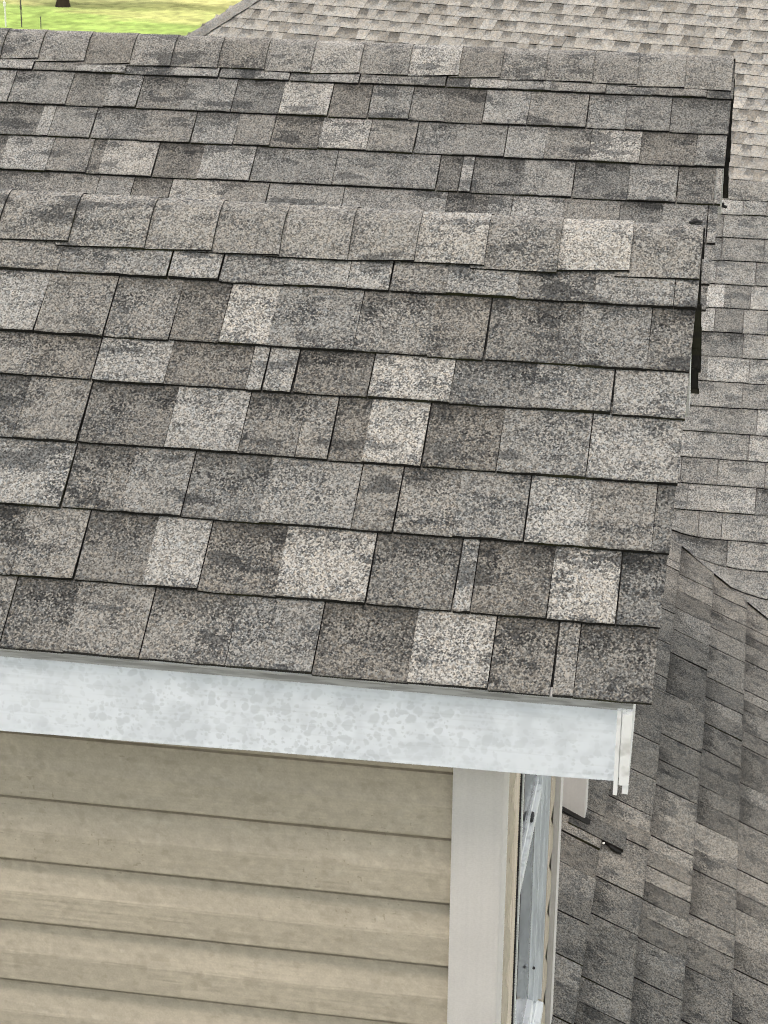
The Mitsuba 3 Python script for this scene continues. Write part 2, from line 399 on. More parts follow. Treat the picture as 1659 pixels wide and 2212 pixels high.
FAR_COURSES = [
    (0.1684, "J-2.500L J-2.171M s-2.030L J-1.870M s-1.712L J-1.571M s-1.456L J-1.346M s-1.219L J-1.128M J-0.859M s-0.784X J-0.668S j-0.537M J-0.372S s-0.233M J-0.071D"),
    (0.3072, "J-2.500L J-2.221S s-2.156S J-2.032D s-1.912S J-1.807D s-1.664S J-1.506D s-1.356X J-1.204W J-1.082M J-0.954M s-0.844W J-0.731L s-0.594M J-0.419S s-0.302M J-0.171D"),
    (0.4356, "J-2.500D j-2.099L j-2.059M J-1.926S s-1.769M J-1.610S s-1.474M J-1.361W s-1.213X J-1.064M J-0.921S s-0.805M J-0.650L s-0.531M J-0.398X s-0.249W J-0.087M"),
    (0.5739, "J-2.500D s-2.183L J-2.034M J-1.908W s-1.868X J-1.702W s-1.560L J-1.400S s-1.268M J-1.148S J-0.837D j-0.769L J-0.734D s-0.585S J-0.435D s-0.273S J-0.133D j-0.023L"),
    (0.7187, "J-2.500M s-2.016M J-1.860S J-1.752W J-1.634X s-1.477M J-1.336S J-1.108S J-0.798D s-0.675S J-0.605L s-0.454M J-0.290D s-0.167M J-0.038S"),
    (0.8655, "J-2.500M J-1.900S J-1.600M J-1.300S J-1.000M J-0.700D J-0.410S s-0.210M J-0.040S"),
    (0.9550, "J-2.500M J-2.000S J-1.600M J-1.200S J-0.900M J-0.620D J-0.330S s-0.150M"),
]
NEAR_CAPS = [-1.584, -1.43, -1.276, -1.114, -0.975, -0.834, -0.694, -0.558, -0.417, -0.274, -0.131, 0.0055]
NEAR_CAP_T = "SMSSMSMLMXM"
FAR_CAPS = [-2.438, -2.286, -2.16, -2.008, -1.862, -1.731, -1.579, -1.43, -1.283, -1.132, -0.98, -0.824, -0.695, -0.561, -0.417, -0.283, -0.14, 0.001]
FAR_CAP_T = "SMSWSMWSLMXWSMMSM"


def lay_courses(holder, plane, courses, bsdf, right_of, r, t_hi=0.0122, t_lo=0.0098):
    s_prev = 0.02
    for s_butt, txt in courses:
        items = [(t[0], float(t[1:-1]), t[-1]) for t in txt.split()]
        ue = right_of(s_butt)
        for i, (ty, u0, tn) in enumerate(items):
            u1 = items[i + 1][1] if i + 1 < len(items) else ue
            g0 = {'J': 0.0013, 'j': 0.0008, 's': -0.0002}[ty]
            nt = items[i + 1][0] if i + 1 < len(items) else 'E'
            g1 = {'J': 0.0013, 'j': 0.0008, 's': 0.0002, 'E': 0.0}[nt]
            raised = ty != 's' and tn not in 'D' or (ty == 's' and tn in 'LX')
            low = tn in 'DW' or (ty == 'J' and nt == 's' and tn not in 'XL')
            th = (t_lo if low else t_hi) + r.uniform(-0.0008, 0.0012)
            tone = TONE[tn] * r.uniform(0.94, 1.07)
            warm = 2 if tn == 'W' else r.choice((0, 1, 1)) if tn in 'DM' else 1 if tn == 'X' else 0
            ds = r.uniform(-0.0018, 0.0018)
            tail = 0.030
            data = tab_mesh(u0 + g0, u1 - g1, max(0.012, s_prev - tail), s_butt + ds, 0.0008, th, th - 0.0016, tone, warm, low, r,
                            ncol=max(4, min(7, int((u1 - u0) / 0.04) + 3)), lift=r.uniform(0, 0.0012),
                            slant=((r.uniform(-.003, .003), r.uniform(-.003, .003)) if ty == 'J' else (0, 0)))
            put(holder + '__shingle', plane, data, bsdf, field=plane.o[1] > 1 and s_butt > 0.8 and u1 < -0.25)
        s_prev = s_butt


def dormer(o, courses, caps, cap_tones, left, seed, pfx, taper=0.020, lf=LS, cap_gain=1.08):
    r = random.Random(seed)
    front = Plane(o, XD, (0, -CP, -SP))
    rear = Plane(o, XD, (0, CP, -SP))
    right_of = lambda s: 0.008 - taper * (s / LS) ** 1.5
    right_rear = lambda s: 0.009 + 0.001 * (s / LS)
    # deck: one bent slab, its edge held back from the shingles
    th, ov = 0.016, 0.032
    a, b = LS - 0.012, lf - 0.012
    sec = [(-b * CP, -b * SP), (0, 0), (a * CP, -a * SP), (a * CP - th * SP, -a * SP - th * CP), (0, -th / CP), (-b * CP + th * SP, -b * SP - th * CP)]
    sec = [(o[1] + y, o[2] + z) for y, z in sec]
    deck = prism(sec, 'x', o[0] + left, o[0] - ov)
    R = add('house__roof', deck, 'asphalt_felt', label=pfx + ' dormer roof of grey shingles with light, dark and stained tabs')
    lay_courses(R, front, courses, 'shingle_near', right_of, r)
    # rear slope, seen only from its rake edge: its courses as one mesh
    pts, fs, uvs, nb = [], [], [], 0
    s_prev, k = 0.02, 0
    while s_prev < LS - 0.01:
        s_b = min(LS, s_prev + 0.146)
        u = left
        while u < -0.01:
            u1 = min(u + r.uniform(0.18, 0.36), right_rear(s_b) + r.uniform(-0.003, 0.003))
            if right_rear(s_b) - u1 < 0.06: u1 = right_rear(s_b) + r.uniform(-0.004, 0.003)
            Pq, Fq, Uq = tab_mesh(u, u1 - 0.002, max(0.0, s_prev - 0.03), s_b, 0.0008, 0.009, 0.0078, TONE[r.choice('DMSL')], 0, False, r, 4, bottom=True, rag=0.002)
            pts.append(rear.place(Pq)); fs.append(Fq + nb); uvs.append(Uq); nb += len(Pq)
            u = u1
        s_prev = s_b
    add(R + '__rear_shingles', trimesh.Trimesh(np.vstack(pts), np.vstack(fs), process=False), 'shingle_near', False, uv=np.vstack(uvs), kind='stuff')
    ed = XD
    for i in range(len(caps) - 1):
        tn = cap_tones[i]
        t0, t1 = caps[i], caps[i + 1]
        m, uv = cap_mesh(np.array(o), ed, front.dn, rear.dn, max(t0 - 0.028, left), t1 + r.uniform(-0.0015, 0.0015), r.uniform(0.130, 0.141), r.uniform(0.125, 0.14), TONE[tn] * cap_gain * r.uniform(0.95, 1.05),
                         2 if tn == 'W' else 1, r, h0=0.0125, h1=0.0205 if i < len(caps) - 2 else 0.0170, skew=r.uniform(-0.008, 0.008))
        add(R + '__ridge_cap', m, 'shingle_near', True, uv=uv)
    return R


near_roof = dormer(NEAR_O, NEAR_COURSES, NEAR_CAPS, NEAR_CAP_T, -2.3, 11, 'nearer')
far_roof = dormer(FAR_O, FAR_COURSES, FAR_CAPS, FAR_CAP_T, -3.2, 23, 'farther', 0.034, 0.955, 1.06)

# black scrap of torn felt at the ridge end of each dormer
def scrap(c, s, seed):
    r = random.Random(seed)
    ms = []
    for k in range(4):
        b = trimesh.creation.icosphere(subdivisions=1, radius=1.0)
        v = np.array(b.vertices) * np.array([s * r.uniform(.8, 1.3), s * r.uniform(.3, .5), s * r.uniform(.35, .6)])
        a = r.uniform(-.6, .6)
        rot = trimesh.transformations.rotation_matrix(a, (0, 1, .3))[:3, :3]
        v = v @ rot.T + np.array(c) + np.array([r.uniform(-1, 1) * s, r.uniform(-.3, .3) * s, r.uniform(-.5, .5) * s])
        v += (meshkit.noise(v * 300, seed) - .5)[:, None] * s * .6
        ms.append(trimesh.Trimesh(v, b.faces, process=False))
    return cat(ms)


add(near_roof + '__felt_scrap', scrap((-0.008, 0.006, 0.010), 0.009, 3), 'tar', label='curled black felt scrap at the ridge end')
add(far_roof + '__felt_scrap', scrap((FAR_O[0] - 0.008, FAR_O[1] + LS * CP - 0.01, FAR_O[2] - LS * SP - 0.02), 0.010, 5), 'tar')

# fascias, rakes, soffits and walls of a dormer, in the dormer's own frame
WALL = 0.7458          # half depth of a dormer's walls
XC = -0.278            # their right-hand corner
PITCH_B = 0.14187      # siding exposure
DUTCH = [(0.027, 0.0), (0.027, 0.0122), (0.0178, 0.0152), (0.0120, 0.042), (0.0045, 0.066), (0.0010, 0.074), (0.0, 0.079), (0.0, PITCH_B - 0.003), (0.0014, PITCH_B), (0.0300, PITCH_B + 0.001)]


def siding(holder, o, axis, out, sign, c0, c1, z_butt0, n, r, clip=None):
    """Dutch-lap boards from the top down. out: the outermost face; sign: +1 when recesses go to larger coordinates."""
    for k in range(n):
        zt = z_butt0 + PITCH_B - k * PITCH_B
        prof = [(out + sign * d, zt - z) for d, z in DUTCH]
        m = strip_profile(prof, c0 + r.uniform(-.001, .001), c1, axis, ncol=max(4, int(abs(c1 - c0) / 0.12)), jit=0.0005, r=r)
        m.apply_translation(o)
        add(holder + '__siding_board', m, 'siding_vinyl', 9)


def l_post(o, x_out, y_out, zt, zb, sx, sy, w=0.095, t=0.016):
    """L-shaped corner trim with softly rounded outer edge; outer corner at (x_out, y_out)."""
    c = 0.005
    pts = [(0, c), (c * .3, c * .3), (c, 0), (w, 0), (w, t), (t, t), (t, w), (0, w)]
    poly = [(x_out + sx * a, y_out + sy * b) for a, b in pts]
    m = prism(poly, 'z', zb, zt)
    m.apply_translation(o)
    return m


Z_BOT = -2.95


def dormer_walls(o, left, seed, window, dy=0.0, wf=WALL, XC=XC):
    r = random.Random(seed)
    o = np.array(o, float)
    R = 'house__roof' if o[1] == 0 else 'house__roof_001'
    zt = -0.80
    # sheathing behind the boards
    body = box(left, XC - 0.06, -wf + 0.03, WALL - 0.03, Z_BOT, -0.62)
    gable = prism([(-wf + 0.03, -0.621), (WALL - 0.03, -0.621), (0, -0.055)], 'x', XC - 0.059, XC - 0.03)
    w = cat([body, gable]); w.apply_translation(o)
    W = add('house__wall', w, 'siding_vinyl', label='tan lap sided wall under the %s dormer' % ('nearer' if window else 'farther'))
    siding(W, o, 'x', -wf, 1, left, XC - 0.0935, -0.8612, 13, r)
    # right-hand wall: boards beside the window
    xo = XC - 0.011
    if window:
        siding(W, o, 'y', XC - 0.001, -1, -wf + 0.080, WIN[0] - 0.119, -0.8612, 13, r)
        siding(W, o, 'y', xo, -1, WIN[1] + 0.004, WALL - 0.080, -0.8612, 13, r)
        siding(W, o, 'y', xo, -1, WIN[0] - 0.119, WIN[1] + 0.004, -2.15 - PITCH_B, 4, r)
    else:
        siding(W, o, 'y', xo, -1, -wf + 0.080, WALL - 0.080, -0.8612, 13, r)
    g = prism([(-wf, -0.735), (WALL, -0.72), (0.0, -0.14)], 'x', XC - 0.022, XC - 0.012); g.apply_translation(o)
    add(W + '__gable_board', g, 'siding_vinyl')
    # corner posts
    add('house__corner_post', l_post(o, XC + 0.003, -wf - 0.012, -0.64, Z_BOT, -1, 1), 'post_trim', False)
    add('house__corner_post', l_post(o, XC + 0.003, WALL + 0.012, -0.64, Z_BOT, -1, -1, w=0.09), 'post_trim', False)
    # eave fascias (front one droops a little to the left), drip edges
    def fascia(sgn):
        yf = -0.832 * 1.0
        n = 24
        xs = np.linspace(left, -0.0645, n)
        prof = [(yf + 0.004, -0.638), (yf, -0.655), (yf + 0.0008, -0.72), (yf - 0.0006, -0.77), (yf, -0.789), (yf - 0.001, -0.792), (yf - 0.001, -0.7975), (yf + 0.012, -0.7985)]
        v, f = [], []
        for x in xs:
            dz = 0.0125 * (x + 0.06)
            wv = 0.0011 * math.sin(x * 7.0) + 0.0007 * math.sin(x * 17.0 + 1)
            for y, z in prof:
                v.append((x, y + wv, z + dz * (1 if z < -0.7 else 0.3)))
        m_ = len(prof)
        for i in range(n - 1):
            for j in range(m_ - 1):
                a = i * m_ + j
                f += [(a, a + m_, a + m_ + 1), (a, a + m_ + 1, a + 1)]
        v = np.array(v)
        if sgn > 0: v += np.array([0, dy, 0.75 * dy])
        if sgn < 0: v[:, 1] *= -1
        m = trimesh.Trimesh(v, np.array(f)[:, ::sgn], process=False); m.apply_translation(o)
        return m
    add('house__fascia', fascia(1), 'fascia_metal', 35, label='white metal eave fascia blotched with grey water spots')
    add('house__fascia', fascia(-1), 'fascia_metal', 35)
    dp = [(-0.8335, -0.6225), (-0.846, -0.6315), (-0.8475, -0.634), (-0.8465, -0.638), (-0.8385, -0.6415), (-0.8375, -0.6535), (-0.8350, -0.656)]
    m = strip_profile(dp, left, -0.046, 'x', 30, 0.0006, r); m.apply_translation(o + np.array([0, dy, 0.75 * dy]))
    add('house__drip_edge', m, 'drip_metal', 30)
    # rake boards: metal-wrapped, hollow lower end showing as a hook below the fascia
    def rake(sgn, x0, x1, hook):
        ms = []
        d = 0.148
        s0, s1 = 0.0, 0.842 - (dy if sgn > 0 else 0)
        top = lambda y: -y * 0.75 - 0.022
        dp_ = (0.164, 0.168, 0.132) if hook else (0.050, 0.052, 0.040)
        if not hook: s1 = 0.815
        for xa, xb, drop, s_in in ((x1 - 0.0105, x1, dp_[0], s0), (x0 - 0.0095, x0 - 0.002, dp_[1], s0)):
            pl = [(s_in, top(s_in)), (s1, top(s1)), (s1, top(s1) - drop), (s1 - 0.05, top(s1 - 0.05) - drop), (s_in, top(s_in) - drop)]
            ms.append(prism([(-sgn * y, z) for y, z in pl], 'x', xa, xb))
        pl = [(s0, top(s0) - 0.001), (s1 - 0.002, top(s1 - 0.002)), (s1 - 0.002, top(s1) - dp_[2]), (s0, top(s0) - dp_[2])]
        ms.append(prism([(-sgn * y, z) for y, z in pl], 'x', x0 - 0.0015, x1 - 0.011))
        if hook: ms.append(box(x0, x1, -(s1 + 0.0025), -(s1 + 0.0002), top(s1) - 0.146, top(s1) - 0.004))
        m = cat(ms); m.apply_translation(o)
        return m
    add('house__rake_board', rake(1, -0.0625, -0.0455, True), 'white_metal', False)
    add('house__rake_board', rake(-1, -0.040, -0.012, False), 'white_metal', False)
    # soffits
    ms = [box(left, -0.066, -0.826 + dy * 0.8, -wf - 0.013, -0.795 + .75 * dy, -0.789 + .75 * dy), box(left, -0.066, WALL + 0.013, 0.826, -0.795, -0.789)]
    for sg in (-1, 1):
        t0, t1 = 0.02, 0.74
        ms.append(prism([(sg * t0, -t0 * .75 - 0.055), (sg * t1, -t1 * .75 - 0.055), (sg * t1, -t1 * .75 - 0.062), (sg * t0, -t0 * .75 - 0.062)], 'x', XC - 0.012, -0.066))
    m = cat(ms); m.apply_translation(o)
    add('house__soffit', m, 'soffit_white')


WIN = (-0.370, 0.345)
dormer_walls(NEAR_O, -2.3, 41, True)
dormer_walls(FAR_O, -3.2, 43, False, 0.082, 0.531, -0.301)

# the window in the nearer dormer's right-hand wall (seen almost edge-on)
WZ = (-0.74, -2.125)
labels['house__window'] = {'label': 'narrow white framed window seen almost edge on in the side wall'}
xf = XC + 0.004        # outer face of the channels
xg = XC - 0.028        # glass
y0, y1 = WIN


def jch(ya, sgn):
    pts = [(xf - 0.03, ya), (xf, ya), (xf, ya + sgn * 0.014), (xf - 0.004, ya + sgn * 0.014), (xf - 0.004, ya + sgn * 0.003), (xf - 0.03, ya + sgn * 0.003)]
    return prism(pts, 'z', WZ[1] - 0.03, WZ[0])


add('house__window__casing', bevel_box(xf - 0.04, XC - 0.004, y0 - 0.117, y0 - 0.0005, WZ[1] - 0.03, WZ[0], 0.004), 'cream_trim', label='cream window casing beside the siding')
add('house__window__trim_channel', jch(y1, 1), 'cream_trim')
add('house__window__trim_channel', box(xf - 0.03, xf, y0, y1, WZ[1] - 0.030, WZ[1] - 0.012), 'cream_trim')
# frame: stepped jambs (grooved), bottom rail and sill
def jamb(ya, sgn, bsdf):
    st = [(xf - 0.0015, 0.004, 0.016), (xf - 0.010, 0.016, 0.026), (xf - 0.0125, 0.026, 0.029), (xf - 0.019, 0.029, 0.044), (xf - 0.0225, 0.044, 0.047), (xf - 0.030, 0.047, 0.060)]
    ms = [box(xg - 0.01, x, min(ya + sgn * a, ya + sgn * b), max(ya + sgn * a, ya + sgn * b), WZ[1] + 0.03, WZ[0]) for x, a, b in st]
    return cat(ms)


add('house__window__frame', jamb(y0, 1, None), 'frame_white')
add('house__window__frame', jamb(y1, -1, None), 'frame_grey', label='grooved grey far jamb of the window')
add('house__window__gasket', cat([box(xg - 0.008, XC - 0.0005, y0 + 0.0005, y0 + 0.0035, WZ[1] + 0.0, WZ[0])]), 'rubber')
sill = prism([(xf + 0.004, WZ[1] - 0.011), (xf + 0.004, WZ[1] + 0.012), (xf - 0.010, WZ[1] + 0.018), (xf - 0.012, WZ[1] + 0.026), (xg - 0.01, WZ[1] + 0.029), (xg - 0.01, WZ[1] - 0.011)], 'y', y0 + 0.004, y1 - 0.004)
add('house__window__sill', sill, 'frame_white', label='white bottom rail of the window')
ra = prism([(xg - 0.012, WZ[1] + 0.030), (xg + 0.016, WZ[1] + 0.030), (xg + 0.014, WZ[1] + 0.060), (xg - 0.012, WZ[1] + 0.066)], 'y', y0 + 0.068, y1 - 0.068)
add('house__window__sash_rail', ra, 'frame_white')
add('house__window__pane', box(xg - 0.004, xg, y0 + 0.03, y1 - 0.03, WZ[1] + 0.04, WZ[0]), 'glass')
# meeting rail of the two sashes: two lips and a lock
mr = cat([box(xg - 0.002, xg + 0.0135, y0 + 0.061, y1 - 0.061, -1.476, -1.452), box(xg - 0.002, xg + 0.005, y0 + 0.061, y1 - 0.061, -1.448, -1.430)])
add('house__window__meeting_rail', mr, 'frame_white', label='white meeting rail across the window')
lk = bevel_box(xg + 0.002, xg + 0.012, 0.10, 0.135, -1.452, -1.440, 0.003)
add('house__window__lock', lk, 'rubber')
scr = trimesh.creation.cylinder(radius=0.0035, height=0.003, sections=10)
scr.apply_transform(trimesh.transformations.rotation_matrix(math.pi / 2, (1, 0, 0)))
scr.apply_translation((xf - 0.020, y1 - 0.0515, -1.98))
add('house__window__screw', scr, 'rubber')

# ---------------------------------------------------------------- lower roofs: main slope (faces the viewer) and side slope (falls to the right)
UY, UZ, UA, UE, UOFF = 6.0874, -1.3087, 0.65195, 0.13903, 0.21187
SZ, SA, SE, SOFF = -2.4500, 0.47769, 0.16549, 0.06366
main = Plane((0, UY, UZ), XD, (0, -math.cos(UA), -math.sin(UA)))
side = Plane((-0.277, 1.0, SZ), (0, 1.0, 0), (math.cos(SA), 0, -math.sin(SA)))
tU, tS = math.tan(UA), math.tan(SA)
zU = lambda y: UZ - (UY - y) * tU
zS = lambda x: SZ - (x + 0.277) * tS


def valley_y(x):
    return UY - (UZ - zS(x)) / tU


def weave(V, k=0.03):
    """Ease points near the valley onto the rounded meeting of the two slopes, keeping their height above it."""
    V = np.array(V)
    a, b = zU(V[:, 1]), zS(V[:, 0])
    m = np.maximum(a, b)
    sm = m + k * np.log(np.exp((a - m) / k) + np.exp((b - m) / k))
    return sm


def warp_main(V):
    V = np.array(V); d = zU(V[:, 1]) - zS(V[:, 0])
    V[:, 2] += weave(V) - zU(V[:, 1]) + 0.007 * np.clip(1 - d / 0.06, 0, 1); return V


def warp_side(V):
    V = np.array(V); d = zS(V[:, 0]) - zU(V[:, 1])
    V[:, 2] += weave(V) - zS(V[:, 0]) - 0.010 * np.clip(1 - d / 0.05, 0, 1); return V


R3 = random.Random(77)
deckU = box(-4.0, 6.0, 0, 1, 0, 1)
uv_s = [0.0, 6.5]
dv = np.array([main.at(u, s, -0.012) for u in (-6.0, 8.0) for s in (0.0, 2.6)])
dv2 = dv - np.array([0, 0, 0.05])
ridge_back = main.at(np.array([-6.0, 8.0]), 0.0, -0.012) + np.array([[0, 2.0, -1.5]])
mdeck = trimesh.Trimesh(np.vstack([dv, ridge_back]), [(0, 1, 3), (0, 3, 2), (0, 2, 5), (0, 5, 4)], process=False)
RU = add('house__roof', mdeck, 'roof_sheet', label='main roof slope of grey shingles beyond the dormers at right')
sd = np.array([side.at(u, s, -0.012) for u in (-9.0, 4.2) for s in (-0.30, 2.2)])
sdeck = trimesh.Trimesh(sd, [(0, 1, 3), (0, 3, 2)], process=False)
RS = add('house__roof', sdeck, 'roof_sheet', label='darker side roof slope falling to the right under the window')

# main slope, X from -0.25 to 0.62
s = UOFF
prev = 0.03
xval = lambda ss: -0.277 + (SZ - zU(UY - ss * math.cos(UA))) / tS      # where the valley crosses a course
while s < 2.6:
    top = prev - 0.03
    xa, xb = xval(top), xval(s)
    free = xb - 0.075 < -0.30
    u, sl = (-0.30 - R3.uniform(0, 0.12), 0.0) if free else (xa - 0.075, xb - xa)
    end = 0.60
    while u < end:
        ln = R3.choice((R3.uniform(0.09, 0.14), R3.uniform(0.11, 0.2), R3.uniform(0.16, 0.24)))
        if sl: ln += sl + 0.05
        u1 = min(u + ln, end + 0.1)
        ty = R3.random()
        tn = R3.choice('DMMMSSSLLX')
        low = tn == 'D'
        th = (0.0065 if low else 0.0100) + R3.uniform(-0.0008, 0.001)
        near_valley = u < xb + 0.30
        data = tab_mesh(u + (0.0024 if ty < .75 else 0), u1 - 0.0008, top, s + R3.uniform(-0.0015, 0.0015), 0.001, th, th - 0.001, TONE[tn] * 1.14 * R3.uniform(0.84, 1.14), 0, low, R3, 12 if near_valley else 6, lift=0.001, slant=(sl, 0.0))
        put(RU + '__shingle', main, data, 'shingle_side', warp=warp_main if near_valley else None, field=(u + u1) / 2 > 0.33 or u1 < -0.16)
        u, sl = u1, 0.0
    prev = s
    s += UE * (1.0 if s < 1.9 else 1.04)
# ridge caps of the main slope
t = -0.40
rear_d = np.array([0, math.cos(UA), -math.sin(UA)])
while t < 0.62:
    tn = R3.choice('MMSXL')
    m, uv = cap_mesh(main.o, XD, main.dn, rear_d, t - 0.02, t + 0.128, 0.122 + R3.uniform(-.004, .004), 0.12, TONE[tn] * 1.15, 1, R3, h0=0.008, h1=0.014)
    add(RU + '__ridge_cap', m, 'shingle_side', False, uv=uv)
    t += 0.128

# side slope: courses run away from the viewer, butts face right
s = SOFF
prev = -0.16
k = 0
while s < 1.06:
    x_b = side.o[0] + s * math.cos(SA)
    x_t = side.o[0] + (prev - 0.03) * math.cos(SA)
    yv, yt = valley_y(x_b) + 0.03, valley_y(x_t) + 0.03
    u = -0.55 + R3.uniform(-0.1, 0.1)      # along y, from y = 0.45
    while u + 1.0 < yv - 0.01:
        ln = R3.choice((R3.uniform(0.16, 0.22), R3.uniform(0.2, 0.30), R3.uniform(0.24, 0.36)))
        u1 = min(u + ln, yv - 1.0)
        if yv - 1.0 - u1 < 0.10: u1 = yv - 1.0
        last = u1 > yv - 1.001
        cut = R3.random()
        spans = [(u, u1)] if cut < 0.45 else [(u, u + (u1 - u) * R3.uniform(.4, .6)), None]
        if spans[-1] is None: spans[-1] = (spans[0][1], u1)
        tn0 = R3.choice('DWMMSS')
        for q, (a, b) in enumerate(spans):
            tn = tn0 if q == 0 else R3.choice('MSSLL')
            low = tn in 'DW'
            th = (0.0090 if low else 0.0130) + R3.uniform(-0.0008, 0.001)
            endp = last and q == len(spans) - 1
            extra = (yt - yv) if endp else 0.0
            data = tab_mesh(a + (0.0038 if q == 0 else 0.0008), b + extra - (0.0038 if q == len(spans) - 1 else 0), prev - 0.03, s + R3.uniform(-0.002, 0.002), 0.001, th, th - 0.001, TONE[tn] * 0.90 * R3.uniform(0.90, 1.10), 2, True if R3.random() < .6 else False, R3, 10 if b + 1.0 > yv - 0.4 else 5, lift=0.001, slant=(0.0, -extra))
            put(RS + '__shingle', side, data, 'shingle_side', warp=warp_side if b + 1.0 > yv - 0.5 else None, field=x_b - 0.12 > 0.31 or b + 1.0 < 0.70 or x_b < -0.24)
        u = u1
    prev = s
    s += SE
# flashing along the farther dormer's foot and a torn tab with a nail
fl = np.array([side.at(a, b, 0.0165) for a, b in ((0.792, -0.17), (0.792, 0.000), (0.800, 0.012), (0.83, 0.014), (0.835, -0.17))])
fl = trimesh.Trimesh(np.vstack([fl, fl - side.n * 0.004]), [(0, 1, 4), (1, 2, 4), (2, 3, 4), (0, 5, 6), (0, 6, 1), (1, 6, 7), (1, 7, 2), (2, 7, 8), (2, 8, 3)], process=False)
add(RS + '__flashing', fl, 'asphalt_felt', label='thin dark flashing at the foot of the farther dormer')
put(RS + '__shingle', side, tab_mesh(0.752, 0.862, -0.06, SOFF + 0.078, 0.012, 0.021, 0.012, 0.115, 0, True, R3, 6, rag=0.003), 'shingle_side', label='darker repaired shingle tab')


def torn(s0, s1, u_, w, h):
    c = [(u_, s0), (u_ + 0.25 * w, s0 + .3 * (s1 - s0)), (u_ - .1 * w, s0 + .7 * (s1 - s0)), (u_, s1), (u_ - w, s1), (u_ - 1.1 * w, s0 + .5 * (s1 - s0)), (u_ - w * .8, s0)]
    a = np.array([side.at(x, y, h) for x, y in c]); b = a - side.n * 0.003
    n = len(c)
    f = [(0, i, i + 1) for i in range(1, n - 1)]
    for i in range(n): j = (i + 1) % n; f += [(i, j, n + j), (i, n + j, n + i)]
    return trimesh.Trimesh(np.vstack([a, b]), f, process=False)


add(RS + '__torn_tab', torn(0.090, 0.135, 0.748, 0.015, 0.0150), 'asphalt_felt', label='black gap where a shingle tab has torn')
nail = trimesh.creation.icosphere(subdivisions=2, radius=0.0045)
nail.vertices = nail.vertices * np.array([1.0, 1.2, 0.5]) + (meshkit.noise(nail.vertices * 200) - .5)[:, None] * 0.003 + side.at(0.738, 0.070, 0.015)
add(RS + '__sealant', nail, 'white_paint', True, label='white blob of sealant beside the torn tab')

# the storey below, out of frame: walls down to the lawn
low = cat([box(-6.0, 1.35, -2.0, 7.3, GROUND - 0.1, -3.6)])
add('house__wall', low, 'siding_vinyl', label='lower storey wall of the house')

for (key, mat), parts in FIELD.items():
    off, pv, pf, pu = 0, [], [], []
    for V0, F0, U0 in parts: pv.append(V0); pf.append(F0 + off); pu.append(U0); off += len(V0)
    add(key, trimesh.Trimesh(np.vstack(pv), np.vstack(pf), process=False), mat, False, uv=np.vstack(pu), kind='stuff')

# ---------------------------------------------------------------- neighbouring house with a paler hipped roof
thing('neighbor_house', 'neighbouring house with a paler hipped shingle roof behind the dormers', 'house')
ND = -0.27728
NA = 0.74089
nx = np.array([math.cos(ND), math.sin(ND), 0.0])
ndn = np.array([math.sin(ND) * math.cos(NA), -math.cos(ND) * math.cos(NA), -math.sin(NA)])
npl = Plane((0.2429, 19.2424, -2.9406), nx, ndn)
HU = lambda s: -6.655 - (s + 0.0) * 0.885    # where the hip crosses a course
EXP = 0.15
eave_s, top_s = 3.6, -5.2
# roof deck: front face, left hip face and a back face
A0, A1 = npl.at(HU(top_s), top_s, -0.03), npl.at(HU(eave_s), eave_s, -0.03)
B0, B1 = npl.at(9.0, top_s, -0.03), npl.at(9.0, eave_s, -0.03)
back = np.array([-ndn[0], -ndn[1], 0]); back /= np.linalg.norm(back)
C1 = A1 + back * 14.0
Bb = B1 + back * 14.0
ndeck = trimesh.Trimesh(np.array([A0, A1, B0, B1, C1, Bb]), [(0, 1, 3), (0, 3, 2), (0, 4, 1), (0, 2, 5), (0, 5, 4)], process=False)
NR = add('neighbor_house__roof', ndeck, 'roof_sheet')
R4 = random.Random(5)
NT = dict(D=0.25, M=0.305, S=0.345, L=0.385)
tabs = []
kk = -11
while kk < 13:
    s_b = EXP * kk
    u = HU(s_b - EXP * .5) + 0.02
    first = True
    raised = R4.random() < 0.5
    while u < 1.0:
        ln = R4.uniform(0.09, 0.17) if raised else R4.uniform(0.10, 0.20)
        u1 = u + ln
        tn = R4.choice('MSSLS') if raised else R4.choice('MSLLL')
        if R4.random() < .16: tn = 'D'
        tone = NT[tn] * R4.uniform(.94, 1.06)
        th = 0.015 if raised else 0.010
        sl = (0.020, -0.020) if raised else (0.0, 0.0)
        if raised: a, b = u - 0.018, u1 + 0.018
        else: a, b = u - 0.012, u1 + 0.012
        warm = 3 if tn == 'D' else 2
        tabs.append((kk, (u + u1) / 2, tab_mesh(a, b, s_b - EXP - 0.03, s_b + R4.uniform(-.004, .004), 0.001 if not raised else 0.003, th, th - 0.002, tone, warm, not raised, R4, 3, slant=sl, rag=0.003)))
        u = u1
        raised = not raised if R4.random() < .92 else raised
    kk += 1


def visible(k, u):
    s = EXP * k
    if not (-5.5 <= k <= 12): return 0
    lim = 0.75 if u < -0.4 else 2.2
    return 1 if (-0.95 < s < lim and u < 0.75 and not (u < -4.5 and s > 0.72)) else 0


vis = [t for t in tabs if visible(t[0], t[1])]
vis.sort(key=lambda t: (-t[0], t[1]))
chosen = set(id(t) for t in vis[:300])
rest = []
for t in tabs:
    if id(t) in chosen: put(NR + '__shingle', npl, t[2], 'shingle_pale')
    else: rest.append(t[2])
off, pv, pf, pu = 0, [], [], []
for P0, F0, U0 in rest:
    pv.append(npl.place(P0)); pf.append(F0 + off); pu.append(U0); off += len(P0)
add(NR + '__shingle_field', trimesh.Trimesh(np.vstack(pv), np.vstack(pf), process=False), 'shingle_pale', False, uv=np.vstack(pu), kind='stuff')
